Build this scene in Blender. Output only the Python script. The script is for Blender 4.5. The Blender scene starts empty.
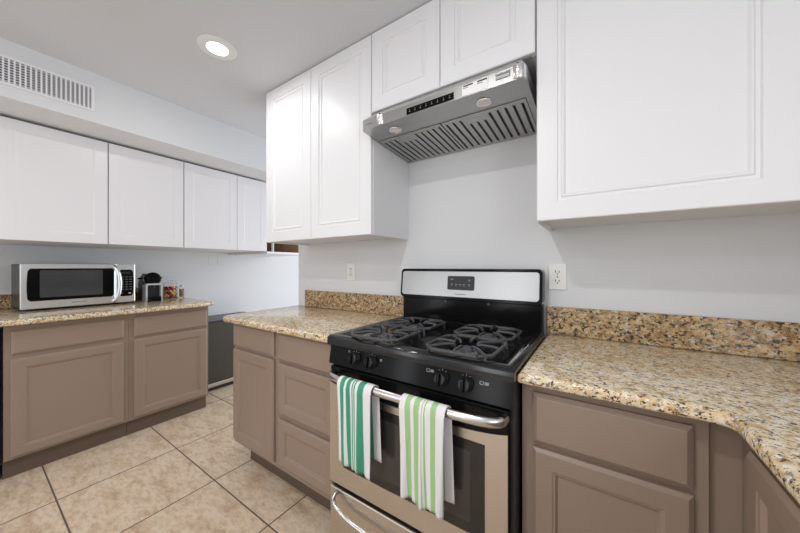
import bpy, bmesh, math, random
from mathutils import Vector, Matrix
random.seed(7)
sc = bpy.context.scene
C = sc.collection

# ---------------------------------------------------------------- camera, light, exposure
cd = bpy.data.cameras.new('camera'); cam = bpy.data.objects.new('camera', cd); C.objects.link(cam)
cam.location = (0, 0, 1.22); cam.rotation_euler = (math.pi/2, 0, math.radians(33.8))
cd.sensor_width = 36; cd.lens = 36*295/800; cd.clip_start = 0.02
sc.camera = cam
w = bpy.data.worlds.new('world'); sc.world = w; w.use_nodes = True
w.node_tree.nodes['Background'].inputs[0].default_value = (0.92, 0.95, 1.0, 1)
w.node_tree.nodes['Background'].inputs[1].default_value = 0.84
sc.view_settings.view_transform = 'Standard'; sc.view_settings.look = 'None'
sc.view_settings.gamma = 1; sc.view_settings.use_curve_mapping = False
sc.view_settings.exposure = 0.06
CAN_SPOTS = [(-1.66, 0.755), (-0.57, -0.20), (-1.66, -1.15), (-0.57, -1.60)]
CAN_POWER = [3.5, 11, 7, 9]
ZC = 2.37
for (lx, ly), p in zip(CAN_SPOTS, CAN_POWER):
    ld = bpy.data.lights.new('can_light', 'AREA'); ld.shape = 'DISK'; ld.size = 0.10; ld.energy = p
    ld.color = (1.0, 0.985, 0.97)
    lo = bpy.data.objects.new('can_light', ld); C.objects.link(lo); lo.location = (lx, ly, ZC-0.022)
# added area lights behind the camera and at right; daylight from beyond the far opening
def area_light(name, loc, rot, sx, sy, e, col):
    ld = bpy.data.lights.new(name, 'AREA'); ld.shape = 'RECTANGLE'; ld.size = sx; ld.size_y = sy; ld.energy = e; ld.color = col
    lo = bpy.data.objects.new(name, ld); C.objects.link(lo); lo.location = loc; lo.rotation_euler = rot
area_light('rear_fill_light', (-1.45, -3.4, 1.2), (math.radians(90), 0, 0), 0.45, 2.0, 12, (0.98, 0.99, 1.0))  # added unseen light, narrow so the backguard steel reflects a band
area_light('rear_left_fill_light', (-3.1, -3.4, 1.2), (math.radians(90), 0, 0), 0.4, 2.0, 10, (0.95, 0.98, 1.0))  # second added light, for the left reflection band on the backguard
area_light('right_fill_light', (1.0, -0.9, 1.6), (math.radians(90), 0, math.radians(90)), 1.6, 0.9, 14, (0.95, 0.98, 1.0))  # added light from the right to brighten the cabinet sides facing it
area_light('far_window_light', (-1.7, 3.6, 1.3), (math.radians(-90), 0, math.radians(-25)), 1.4, 1.4, 30, (0.85, 0.93, 1.0))

# ---------------------------------------------------------------- materials
def mat(name, col, rough=0.5, metal=0.0, **kw):
    m = bpy.data.materials.new(name); m.use_nodes = True
    b = m.node_tree.nodes['Principled BSDF']
    b.inputs['Base Color'].default_value = (*col, 1); b.inputs['Roughness'].default_value = rough
    b.inputs['Metallic'].default_value = metal
    for k, v in kw.items(): b.inputs[k].default_value = v
    return m
def s(r, g, b):
    f = lambda c: ((c/255+0.055)/1.055)**2.4 if c/255 > 0.04045 else c/255/12.92
    return (f(r), f(g), f(b))
def nt(m): return m.node_tree.nodes, m.node_tree.links, m.node_tree.nodes['Principled BSDF']
def add_bump(m, scale, strength, stretch=(1, 1, 1), dist=0.001):
    n, l, b = nt(m)
    tc = n.new('ShaderNodeTexCoord'); mp = n.new('ShaderNodeMapping'); mp.inputs['Scale'].default_value = stretch
    t = n.new('ShaderNodeTexNoise'); t.inputs['Scale'].default_value = scale; t.inputs['Detail'].default_value = 4
    bp = n.new('ShaderNodeBump'); bp.inputs['Strength'].default_value = strength; bp.inputs['Distance'].default_value = dist
    l.new(tc.outputs['Object'], mp.inputs[0]); l.new(mp.outputs[0], t.inputs['Vector'])
    l.new(t.outputs['Fac'], bp.inputs['Height']); l.new(bp.outputs[0], b.inputs['Normal'])
    return m
def noise_col(m, scale, stops, stretch=(1, 1, 1), detail=4, rough=0.6):
    n, l, b = nt(m)
    tc = n.new('ShaderNodeTexCoord'); mp = n.new('ShaderNodeMapping'); mp.inputs['Scale'].default_value = stretch
    t = n.new('ShaderNodeTexNoise'); t.inputs['Scale'].default_value = scale; t.inputs['Detail'].default_value = detail
    t.inputs['Roughness'].default_value = rough
    cr = n.new('ShaderNodeValToRGB'); e = cr.color_ramp.elements
    while len(e) < len(stops): e.new(0.5)
    for el, (p, c) in zip(e, stops): el.position = p; el.color = (*c, 1)
    l.new(tc.outputs['Object'], mp.inputs[0]); l.new(mp.outputs[0], t.inputs['Vector'])
    l.new(t.outputs['Fac'], cr.inputs[0]); l.new(cr.outputs[0], b.inputs['Base Color'])
    return m, cr
M = {}
M['wall'] = add_bump(mat('wall_paint', s(220, 222, 225), 0.7), 220, 0.15)
M['ceiling'] = add_bump(mat('ceiling_paint', s(212, 215, 221), 0.8), 160, 0.2)
M['white'] = mat('white_cabinet_paint', s(232, 233, 236), 0.38)
M['gloss'] = add_bump(mat('white_satin_cabinet_paint', s(228, 227, 230), 0.3), 6, 0.05)
M['taupe'] = add_bump(mat('taupe_cabinet_paint', s(146, 127, 113), 0.40), 90, 0.06)
M['toe'] = mat('shaded_toe_kick', s(98, 82, 70), 0.6)  # darkened colour carries the shade of the toe recess
M['wood'] = noise_col(mat('bare_wood', s(150, 110, 75), 0.6), 8, [(0.3, s(165, 128, 92)), (0.7, s(195, 160, 122))], (1, 1, 12))[0]
M['black'] = mat('black_enamel', (0.005, 0.005, 0.0055), 0.14, 0, **{'Specular IOR Level': 0.14})
M['enamel'] = mat('glossy_black_enamel', (0.008, 0.008, 0.009), 0.13, 0, **{'Specular IOR Level': 0.45})
M['blackmat'] = mat('black_plastic', (0.014, 0.014, 0.015), 0.4)
M['iron'] = mat('cast_iron_grate', (0.055, 0.056, 0.058), 0.38)
M['alu'] = mat('burner_aluminium', (0.35, 0.35, 0.36), 0.35, 0.9)
M['glass_dark'] = mat('dark_oven_glass', (0.020, 0.018, 0.017), 0.06)
M['glass_win'] = mat('oven_window_glass', (0.045, 0.040, 0.036), 0.08)
M['chrome'] = mat('polished_steel', (0.80, 0.80, 0.80), 0.15, 1.0)
M['satin'] = mat('satin_steel', (0.62, 0.61, 0.60), 0.24, 1.0)
M['mark'] = mat('printed_white_marks', (0.6, 0.6, 0.6), 0.6)
M['markgrey'] = mat('printed_grey_marks', (0.22, 0.22, 0.23), 0.6)
M['plate'] = mat('outlet_plastic', s(235, 235, 233), 0.35)
M['slot'] = mat('dark_slot', (0.015, 0.015, 0.015), 0.7)
M['silver'] = mat('silver_plastic', s(205, 208, 212), 0.3, 0.2)
M['sticker'] = mat('white_sticker', s(240, 240, 240), 0.5)
M['machine'] = mat('dark_grey_plastic', s(70, 74, 80), 0.35)
M['lid'] = mat('jar_metal_lid', (0.5, 0.5, 0.48), 0.35, 0.8)
M['amber'] = mat('amber_contents', s(165, 130, 80), 0.5)
def steel(name, col, rough, stretch, aniso=0.6):
    m = mat(name, col, rough, 1.0)
    n, l, b = nt(m)
    tc = n.new('ShaderNodeTexCoord'); mp = n.new('ShaderNodeMapping'); mp.inputs['Scale'].default_value = stretch
    t = n.new('ShaderNodeTexNoise'); t.inputs['Scale'].default_value = 14; t.inputs['Detail'].default_value = 5
    mr = n.new('ShaderNodeMapRange'); mr.inputs['To Min'].default_value = rough-0.05; mr.inputs['To Max'].default_value = rough+0.09
    bp = n.new('ShaderNodeBump'); bp.inputs['Strength'].default_value = 0.04; bp.inputs['Distance'].default_value = 0.001
    l.new(tc.outputs['Object'], mp.inputs[0]); l.new(mp.outputs[0], t.inputs['Vector'])
    l.new(t.outputs['Fac'], mr.inputs['Value']); l.new(mr.outputs[0], b.inputs['Roughness'])
    l.new(t.outputs['Fac'], bp.inputs['Height']); l.new(bp.outputs[0], b.inputs['Normal'])
    return m
M['steel'] = steel('brushed_steel', (0.58, 0.535, 0.48), 0.28, (1, 1, 30))
M['steelb'] = steel('bright_brushed_steel', (0.43, 0.43, 0.43), 0.30, (30, 1, 1))
M['steelv'] = steel('brushed_steel_hood', (0.44, 0.44, 0.43), 0.32, (1, 30, 30))
M['steelmw'] = steel('brushed_steel_microwave', (0.82, 0.84, 0.86), 0.30, (1, 1, 30))
M['steeld'] = mat('dark_grey_steel', (0.075, 0.072, 0.066), 0.35, 0.5)
def lamp_mat(name, col, st):
    m = mat(name, (0.9, 0.9, 0.9), 0.5); b = nt(m)[2]
    b.inputs['Emission Color'].default_value = (*col, 1); b.inputs['Emission Strength'].default_value = st; return m
M['lens'] = lamp_mat('lit_lamp_lens', (1, 0.98, 0.95), 6.0)

def granite(name, gain=1.0, contrast=1.0, ksc=1.0, pal=None):
    pal = pal or [(0.34, s(186, 150, 106)), (0.46, s(218, 192, 150)), (0.56, s(230, 213, 182)), (0.68, s(235, 228, 215))]
    m = mat(name, s(200, 175, 140), 0.13); n, l, b = nt(m)
    b.inputs['Specular IOR Level'].default_value = 0.5
    tc = n.new('ShaderNodeTexCoord')
    mp = n.new('ShaderNodeMapping'); mp.inputs['Scale'].default_value = (0.8, 1, 1); l.new(tc.outputs['Object'], mp.inputs[0])
    def noise(sc_, d, r, off=0):
        t = n.new('ShaderNodeTexNoise'); t.inputs['Scale'].default_value = sc_*ksc; t.inputs['Detail'].default_value = d; t.inputs['Roughness'].default_value = r
        a = n.new('ShaderNodeVectorMath'); a.operation = 'ADD'; a.inputs[1].default_value = (off, off*1.7, off*0.3)
        l.new(mp.outputs[0], a.inputs[0]); l.new(a.outputs[0], t.inputs['Vector']); return t
    def ramp(src, stops, interp='LINEAR'):
        cr = n.new('ShaderNodeValToRGB'); e = cr.color_ramp.elements; cr.color_ramp.interpolation = interp
        while len(e) < len(stops): e.new(0.5)
        for el, (p, c) in zip(e, stops): el.position = p; el.color = (*c, 1)
        l.new(src, cr.inputs[0]); return cr
    def mix(f, a, c):
        x = n.new('ShaderNodeMix'); x.data_type = 'RGBA'
        l.new(f, x.inputs['Factor']); l.new(a, x.inputs['A']); 
        if isinstance(c, tuple): x.inputs['B'].default_value = (*c, 1)
        else: l.new(c, x.inputs['B'])
        return x.outputs['Result']
    g = gain
    base = ramp(noise(48, 5, 0.65).outputs['Fac'], pal)
    W = (1, 1, 1); K = (0, 0, 0)
    c = base.outputs[0]
    f1 = ramp(noise(120, 4, 0.6, 3).outputs['Fac'], [(0.575, K), (0.61, W)])
    c = mix(f1.outputs[0], c, s(150*g, 140*g, 130*g))
    f4 = ramp(noise(95, 4, 0.6, 17).outputs['Fac'], [(0.585, K), (0.62, W)])
    c = mix(f4.outputs[0], c, s(236*g, 232*g, 225*g))
    f2 = ramp(noise(88, 5, 0.7, 9).outputs['Fac'], [(0.60, K), (0.625, W)])
    c = mix(f2.outputs[0], c, s(132, 88, 46))
    f3 = ramp(noise(115, 5, 0.72, 13).outputs['Fac'], [(0.575-0.012*contrast, K), (0.60-0.012*contrast, W)])
    c = mix(f3.outputs[0], c, s(60, 52, 48))
    l.new(c, b.inputs['Base Color'])
    return m
M['granite'] = granite('speckled_granite')
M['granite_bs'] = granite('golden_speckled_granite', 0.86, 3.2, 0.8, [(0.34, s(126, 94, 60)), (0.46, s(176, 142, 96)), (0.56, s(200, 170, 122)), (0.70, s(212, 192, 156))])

def tiles():
    m = mat('beige_floor_tile', s(205, 182, 150), 0.32); n, l, b = nt(m)
    tc = n.new('ShaderNodeTexCoord')
    mp = n.new('ShaderNodeMapping'); mp.inputs['Location'].default_value = (2.343+0.527*4, -0.282+0.528*8, 0)
    l.new(tc.outputs['Object'], mp.inputs[0])
    br = n.new('ShaderNodeTexBrick'); br.offset = 0; br.squash = 1
    br.inputs['Scale'].default_value = 1; br.inputs['Mortar Size'].default_value = 0.0035; br.inputs['Mortar Smooth'].default_value = 0.1
    br.inputs['Brick Width'].default_value = 0.527; br.inputs['Row Height'].default_value = 0.528
    br.inputs['Color1'].default_value = (0, 0, 0, 1); br.inputs['Color2'].default_value = (1, 1, 1, 1); br.inputs['Bias'].default_value = 0
    l.new(mp.outputs[0], br.inputs['Vector'])
    # each tile shifts the mottling
    add = n.new('ShaderNodeVectorMath'); add.operation = 'MULTIPLY_ADD'; add.inputs[1].default_value = (7, 5, 3)
    l.new(br.outputs['Color'], add.inputs[0]); l.new(tc.outputs['Object'], add.inputs[2])
    mp2 = n.new('ShaderNodeMapping'); mp2.inputs['Scale'].default_value = (1, 2.2, 1); mp2.inputs['Rotation'].default_value = (0, 0, 0.5)
    l.new(add.outputs[0], mp2.inputs[0])
    t = n.new('ShaderNodeTexNoise'); t.inputs['Scale'].default_value = 7; t.inputs['Detail'].default_value = 8; t.inputs['Roughness'].default_value = 0.68
    l.new(mp2.outputs[0], t.inputs['Vector'])
    cr = n.new('ShaderNodeValToRGB'); e = cr.color_ramp.elements; e.new(0.5); e.new(0.6)
    for el, (p, c) in zip(e, [(0.33, s(194, 167, 140)), (0.47, s(218, 196, 170)), (0.56, s(228, 210, 188)), (0.7, s(204, 177, 150))]): el.position = p; el.color = (*c, 1)
    l.new(t.outputs['Fac'], cr.inputs[0])
    t2 = n.new('ShaderNodeTexNoise'); t2.inputs['Scale'].default_value = 26; t2.inputs['Detail'].default_value = 7; t2.inputs['Roughness'].default_value = 0.7
    l.new(mp2.outputs[0], t2.inputs['Vector'])
    cr2 = n.new('ShaderNodeValToRGB'); e2 = cr2.color_ramp.elements; e2[0].position = 0.35; e2[0].color = (0.80, 0.74, 0.68, 1); e2[1].position = 0.52; e2[1].color = (1, 1, 1, 1)
    l.new(t2.outputs['Fac'], cr2.inputs[0])
    ml = n.new('ShaderNodeMix'); ml.data_type = 'RGBA'; ml.blend_type = 'MULTIPLY'; ml.inputs['Factor'].default_value = 1.0
    l.new(cr.outputs[0], ml.inputs['A']); l.new(cr2.outputs[0], ml.inputs['B'])
    mx = n.new('ShaderNodeMix'); mx.data_type = 'RGBA'; mx.inputs['B'].default_value = (*s(96, 84, 72), 1)
    l.new(br.outputs['Fac'], mx.inputs['Factor']); l.new(ml.outputs['Result'], mx.inputs['A']); l.new(mx.outputs['Result'], b.inputs['Base Color'])
    mr = n.new('ShaderNodeMapRange'); mr.inputs['To Min'].default_value = 0.3; mr.inputs['To Max'].default_value = 0.8
    l.new(br.outputs['Fac'], mr.inputs['Value']); l.new(mr.outputs[0], b.inputs['Roughness'])
    return m
M['tile'] = tiles()

def towel_mat(name, stripes, col):
    m = mat(name, s(228, 226, 228), 0.9); n, l, b = nt(m)
    uv = n.new('ShaderNodeUVMap'); sp = n.new('ShaderNodeSeparateXYZ'); l.new(uv.outputs[0], sp.inputs[0])
    cr = n.new('ShaderNodeValToRGB'); cr.color_ramp.interpolation = 'CONSTANT'; e = cr.color_ramp.elements
    pts = [(0.0, s(228, 226, 228))]
    for a, c_ in stripes: pts += [(a, col), (c_, s(228, 226, 228))]
    while len(e) < len(pts): e.new(0.5)
    for el, (p, c) in zip(e, pts): el.position = p; el.color = (*c, 1)
    l.new(sp.outputs['X'], cr.inputs[0]); l.new(cr.outputs[0], b.inputs['Base Color'])
    t = n.new('ShaderNodeTexWave'); t.bands_direction = 'Y'; t.inputs['Scale'].default_value = 40
    l.new(uv.outputs[0], t.inputs['Vector'])
    bp = n.new('ShaderNodeBump'); bp.inputs['Strength'].default_value = 0.25; bp.inputs['Distance'].default_value = 0.001
    l.new(t.outputs['Fac'], bp.inputs['Height']); l.new(bp.outputs[0], b.inputs['Normal'])
    return m
M['towel_dark'] = towel_mat('emerald_striped_cotton', [(0.10, 0.23), (0.29, 0.40), (0.45, 0.485), (0.515, 0.55), (0.63, 0.79)], s(62, 150, 118))
M['towel_light'] = towel_mat('pale_green_striped_cotton', [(0.13, 0.25), (0.33, 0.46), (0.51, 0.53), (0.56, 0.59), (0.70, 0.82)], s(160, 196, 138))
gm = mat('clear_jar_glass', (1, 1, 1), 0.03); gm.node_tree.nodes['Principled BSDF'].inputs['Transmission Weight'].default_value = 1.0
gm.node_tree.nodes['Principled BSDF'].inputs['IOR'].default_value = 1.2
M['glass'] = gm
for nme, c in (('candy_red', s(200, 50, 50)), ('candy_yellow', s(235, 200, 60)), ('candy_purple', s(130, 60, 120)), ('candy_cream', s(235, 220, 190))):
    M[nme] = mat(nme, c, 0.4)

# ---------------------------------------------------------------- mesh helpers (world coordinates; a parent's place is taken off on linking)
def box(bm, x0, x1, y0, y1, z0, z1, bev=0.0, seg=2):
    if x0 > x1: x0, x1 = x1, x0
    if y0 > y1: y0, y1 = y1, y0
    if z0 > z1: z0, z1 = z1, z0
    r = bmesh.ops.create_cube(bm, size=1)
    vs = r['verts']
    for v in vs:
        v.co = Vector(((x0+x1)/2+v.co.x*(x1-x0), (y0+y1)/2+v.co.y*(y1-y0), (z0+z1)/2+v.co.z*(z1-z0)))
    if bev > 0:
        es = {e for v in vs for e in v.link_edges}
        bmesh.ops.bevel(bm, geom=list(es), offset=bev, segments=seg, profile=0.5, affect='EDGES')
    return bm
def B(*a, **k): return box(bmesh.new(), *a, **k)
def boxes(lst, bev=0.0):
    bm = bmesh.new()
    for b in lst: box(bm, *b, bev=bev)
    return bm
def cyl(bm, p, axis, r, h, seg=32, r2=None, bev=0.0):
    """cylinder from p along axis vector, height h"""
    a = Vector(axis).normalized(); q = a.to_track_quat('Z', 'Y').to_matrix().to_4x4()
    m = Matrix.Translation(Vector(p)+a*h/2) @ q
    g = bmesh.ops.create_cone(bm, cap_ends=True, segments=seg, radius1=r, radius2=r if r2 is None else r2, depth=h, matrix=m)
    if bev:
        top = [e for v in g['verts'] for e in v.link_edges if len(e.link_faces) == 2 and any(len(f.verts) > 4 for f in e.link_faces)]
        bmesh.ops.bevel(bm, geom=list(set(top)), offset=bev, segments=3, profile=0.5, affect='EDGES')
    return bm
def lathe(bm, c, prof, seg=40, axis=(0, 0, 1)):
    a = Vector(axis).normalized(); q = a.to_track_quat('Z', 'Y')
    rings = []
    for r, h in prof:
        if r < 1e-6: rings.append([bm.verts.new(Vector(c)+q @ Vector((0, 0, h)))])
        else: rings.append([bm.verts.new(Vector(c)+q @ Vector((r*math.cos(2*math.pi*i/seg), r*math.sin(2*math.pi*i/seg), h))) for i in range(seg)])
    for A, D in zip(rings, rings[1:]):
        for i in range(seg):
            j = (i+1) % seg
            if len(A) == 1 and len(D) == 1: continue
            if len(A) == 1: bm.faces.new((A[0], D[i], D[j]))
            elif len(D) == 1: bm.faces.new((A[i], A[j], D[0]))
            else: bm.faces.new((A[i], A[j], D[j], D[i]))
    return bm
def tube(bm, pts, r, seg=10, ry=None, cap=True, up=(0, 0, 1)):
    pts = [Vector(p) for p in pts]; n = len(pts); rings = []
    ry = ry or r
    for i, p in enumerate(pts):
        t = (pts[min(i+1, n-1)]-pts[max(i-1, 0)]).normalized()
        u = Vector(up); sd = t.cross(u)
        if sd.length < 1e-3: sd = t.cross(Vector((1, 0, 0)))
        sd.normalize(); u = sd.cross(t).normalized()
        rings.append([bm.verts.new(p+sd*r*math.cos(2*math.pi*k/seg)+u*ry*math.sin(2*math.pi*k/seg)) for k in range(seg)])
    for A, D in zip(rings, rings[1:]):
        for k in range(seg): bm.faces.new((A[k], A[(k+1) % seg], D[(k+1) % seg], D[k]))
    if cap: bm.faces.new(rings[0]); bm.faces.new(rings[-1])
    return bm
def smooth_path(pts, it=2):
    pts = [Vector(p) for p in pts]
    for _ in range(it):
        q = [pts[0]]
        for a, b in zip(pts, pts[1:]): q += [a*0.75+b*0.25, a*0.25+b*0.75]
        q.append(pts[-1]); pts = q
    return pts
def prism(bm, poly, f0, f1):
    """poly: 2D list; f0/f1 map (a,b) to 3D at both ends"""
    A = [bm.verts.new(f0(*p)) for p in poly]; D = [bm.verts.new(f1(*p)) for p in poly]
    n = len(poly)
    bm.faces.new(A); bm.faces.new(D)
    for i in range(n): bm.faces.new((A[i], A[(i+1) % n], D[(i+1) % n], D[i]))
    return bm
def rrect(x0, x1, y0, y1, r, seg=6):
    pts = []
    for cx, cy, a0 in ((x1-r, y1-r, 0), (x0+r, y1-r, 90), (x0+r, y0+r, 180), (x1-r, y0+r, 270)):
        for k in range(seg+1):
            a = math.radians(a0+90*k/seg); pts.append((cx+r*math.cos(a), cy+r*math.sin(a)))
    return pts
def ringpanel(bm, frame, w, h, prof):
    """closed panel, frame = (origin, U, V, N): prof = [(inset, height along N)] from the back edge to the middle"""
    O, U, V, N = [Vector(x) for x in frame]
    rings = []
    for ins, d in prof:
        rings.append([bm.verts.new(O+U*a+V*b+N*d) for a, b in ((ins, ins), (w-ins, ins), (w-ins, h-ins), (ins, h-ins))])
    for A, D in zip(rings, rings[1:]):
        for i in range(4): bm.faces.new((A[i], A[(i+1) % 4], D[(i+1) % 4], D[i]))
    bm.faces.new(rings[0]); bm.faces.new(rings[-1])
    return bm
def pieces(name, bm_boxes, m, parent, fn=None):     # one object per mark
    for grp in bm_boxes:
        bm = bmesh.new()
        for b in grp: box(bm, *b)
        (fn or obj)(name, bm, m, parent)
def obj(name, bm, m, parent=None, smooth=False, angle=35):
    bmesh.ops.recalc_face_normals(bm, faces=bm.faces)
    off = Vector(parent_loc(parent)) if parent else Vector((0, 0, 0))
    if off.length: bmesh.ops.translate(bm, verts=bm.verts, vec=-off)
    me = bpy.data.meshes.new(name); 
    if smooth:
        for f in bm.faces: f.smooth = True
        for e in bm.edges:
            if len(e.link_faces) == 2 and e.calc_face_angle(0) > math.radians(angle): e.smooth = False
    bm.to_mesh(me); bm.free()
    o = bpy.data.objects.new(name, me); C.objects.link(o); me.materials.append(M[m] if isinstance(m, str) else m)
    if parent: o.parent = parent
    return o
def parent_loc(p):
    l = Vector((0, 0, 0))
    while p: l += p.location; p = p.parent
    return l
def thing(name, label, cat, loc, group=None):
    o = bpy.data.objects.new(name, None); C.objects.link(o); o.location = loc; o.empty_display_size = 0.05
    o['label'] = label; o['category'] = cat
    if group: o['group'] = group
    return o
def struct(name, bm, m, **k):
    o = obj(name, bm, m, **k); o['kind'] = 'structure'; return o
def copy_tree(o, parent=None):
    c = o.copy(); C.objects.link(c)
    if parent: c.parent = parent
    for ch in list(o.children): copy_tree(ch, c)
    return c

# door / drawer front profiles: (inset, height)
T = 0.019
SHAKER = [(0, 0), (0, T-0.007), (0.002, T-0.006), (0.008, T-0.001), (0.010, T), (0.050, T), (0.053, T-0.002), (0.058, T-0.003), (0.064, T-0.010)]
SLAB = [(0, 0), (0, T-0.009), (0.002, T-0.0075), (0.011, T-0.001), (0.013, T)]
SLABF = SLAB
BEAD = [(0, 0), (0, T-0.003), (0.003, T), (0.064, T), (0.067, T-0.006), (0.075, T-0.006), (0.079, T-0.002), (0.083, T-0.002), (0.089, T-0.008)]
FLATW = [(0, 0), (0, T-0.002), (0.002, T), (0.062, T), (0.067, T-0.0015), (0.072, T-0.002)]
def front_y(name, x0, x1, z0, z1, yb, prof, m, parent):     # faces -y, back plane at yb
    return obj(name, ringpanel(bmesh.new(), ((x0, yb, z0), (1, 0, 0), (0, 0, 1), (0, -1, 0)), x1-x0, z1-z0, prof), m, parent)
def front_x(name, y0, y1, z0, z1, xb, prof, m, parent, sgn=1):     # faces +x (sgn 1) or -x
    return obj(name, ringpanel(bmesh.new(), ((xb, y0, z0), (0, 1, 0), (0, 0, 1), (sgn, 0, 0)), y1-y0, z1-z0, prof), m, parent)

# ---------------------------------------------------------------- the setting
XW, YW = -3.50, 1.475
struct('floor', B(XW-0.12, 0.95, -4.0, 4.2, -0.06, 0), 'tile')
struct('ceiling', B(XW-0.12, 0.95, -4.0, 4.2, ZC, ZC+0.08), 'ceiling')
struct('wall_left', B(XW-0.12, XW, -4.0, 4.2, 0, ZC), 'wall')
struct('wall_back', B(-1.945, 0.95, YW, YW+0.12, 0, ZC, bev=0.004), 'wall')
struct('wall_right', B(0.87, 0.95, 0.55, YW, 0, ZC), 'wall')
struct('wall_soffit', B(XW, -2.49, -4.0, 4.2, 2.078, ZC), 'wall')

# ---------------------------------------------------------------- countertops
ZT, ZB = 0.922, 0.888
def slab(name, poly, label, bsplash, parentloc):
    t = thing(name, label, 'countertop', parentloc)
    bm = bmesh.new()
    prism(bm, poly, lambda a, b: Vector((a, b, ZB)), lambda a, b: Vector((a, b, ZT)))
    bmesh.ops.recalc_face_normals(bm, faces=bm.faces)
    es = [e for e in bm.edges if abs(e.verts[0].co.z-e.verts[1].co.z) < 1e-6]
    bmesh.ops.bevel(bm, geom=es, offset=0.013, segments=5, profile=0.5, affect='EDGES')
    obj('slab', bm, 'granite', t, smooth=True, angle=50)
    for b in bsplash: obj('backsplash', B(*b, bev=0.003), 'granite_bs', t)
    return t
slab('countertop', [(-0.934, 0.876), (-0.934, YW-0.001), (-1.940, YW-0.001), (-1.905, 0.935), (-1.895, 0.905), (-1.880, 0.886), (-1.855, 0.876)],
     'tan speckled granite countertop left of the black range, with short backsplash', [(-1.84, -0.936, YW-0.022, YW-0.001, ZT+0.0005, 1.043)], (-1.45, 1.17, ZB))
slab('countertop', [(-0.187, 0.876), (0.206, 0.876), (0.216, 0.872), (0.224, 0.862), (0.228, 0.848), (0.228, -1.6), (0.868, -1.6), (0.868, YW-0.001), (-0.187, YW-0.001)],
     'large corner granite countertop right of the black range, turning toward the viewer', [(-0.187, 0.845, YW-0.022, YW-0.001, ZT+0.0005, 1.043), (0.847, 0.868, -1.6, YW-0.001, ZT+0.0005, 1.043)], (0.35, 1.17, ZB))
slab('countertop', [(XW+0.001, -0.7), (-2.70, -0.7), (-2.70, 1.185), (-2.715, 1.208), (-2.74, 1.215), (XW+0.001, 1.215)],
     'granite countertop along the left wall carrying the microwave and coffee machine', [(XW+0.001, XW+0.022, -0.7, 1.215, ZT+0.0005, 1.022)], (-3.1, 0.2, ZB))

# ---------------------------------------------------------------- base cabinets
YF = 0.93        # face frame plane of the range wall run; fronts stand 19 mm proud
def base_y(name, label, x0, x1, y1, toe_y, zlow, fronts, group=None):
    t = thing(name, label, 'cabinet', ((x0+x1)/2, (YF+y1)/2, 0), group)
    obj('body', B(x0, x1, YF, y1, zlow, ZB-0.001, bev=0.001), 'taupe', t)
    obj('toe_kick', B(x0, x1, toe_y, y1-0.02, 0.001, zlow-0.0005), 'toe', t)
    for kind, fx0, fx1, z0, z1 in fronts:
        front_y('door' if kind == 'door' else 'drawer_front', fx0, fx1, z0, z1, YF-0.0004, SLAB if kind == 'slab' else SHAKER, 'taupe', t)
    return t
base_y('base_cabinet', 'taupe base cabinet with one narrow door, farthest left of the range', -1.832, -1.393, YW-0.002, 1.03, 0.165,
       [('slab', -1.818, -1.413, 0.745, 0.880), ('door', -1.818, -1.413, 0.190, 0.730)])
base_y('base_cabinet', 'taupe base cabinet with a stack of three drawers directly left of the range', -1.392, -0.931, YW-0.002, 1.03, 0.165,
       [('slab', -1.372, -0.962, 0.737, 0.880), ('panel', -1.372, -0.962, 0.462, 0.722), ('panel', -1.372, -0.962, 0.196, 0.436)])
rb = base_y('base_cabinet', 'taupe base cabinet with a wide drawer over a door directly right of the range', -0.186, 0.207, YW-0.002, 1.03, 0.11,
       [('slab', -0.155, 0.180, 0.716, 0.860), ('door', -0.155, 0.180, 0.135, 0.704)])
obj('filler_strip', B(0.2075, 0.2618, YF+0.018, YW-0.002, 0.11, ZB-0.001), 'taupe', rb)
t = thing('base_cabinet', 'taupe base cabinet under the counter leg at the right edge, turned toward the left', 'cabinet', (0.56, 0.1, 0))
obj('body', B(0.2619, 0.866, -1.58, YF+0.0175, 0.11, ZB-0.001), 'taupe', t)
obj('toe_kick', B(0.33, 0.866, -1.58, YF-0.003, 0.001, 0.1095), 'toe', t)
for y0, y1 in ((0.36, 0.868), (-0.12, 0.32), (-0.60, -0.16)):
    front_x('door', y0, y1, 0.135, 0.858, 0.2616, SHAKER, 'taupe', t, -1)

XF = -2.78
def base_x(label, y0, y1, fronts):
    t = thing('base_cabinet', label, 'cabinet', ((XF+XW)/2, (y0+y1)/2, 0))
    obj('body', B(XW+0.002, XF, y0, y1, 0.115, ZB-0.001, bev=0.001), 'taupe', t)
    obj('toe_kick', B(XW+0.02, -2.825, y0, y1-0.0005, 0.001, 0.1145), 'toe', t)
    for kind, f0, f1, z0, z1 in fronts:
        front_x('door' if kind == 'door' else 'drawer_front', f0, f1, z0, z1, XF+0.0004, SLABF if kind == 'slab' else SHAKER, 'taupe', t)
base_x('taupe base cabinet below the microwave, wide door under a drawer', 0.137, 0.671, [('slab', 0.163, 0.646, 0.715, 0.852), ('door', 0.161, 0.644, 0.128, 0.690)])
base_x('taupe base cabinet below the coffee machine, at the open end of the left run', 0.672, 1.190, [('slab', 0.700, 1.176, 0.712, 0.855), ('door', 0.699, 1.175, 0.132, 0.694)])

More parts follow.
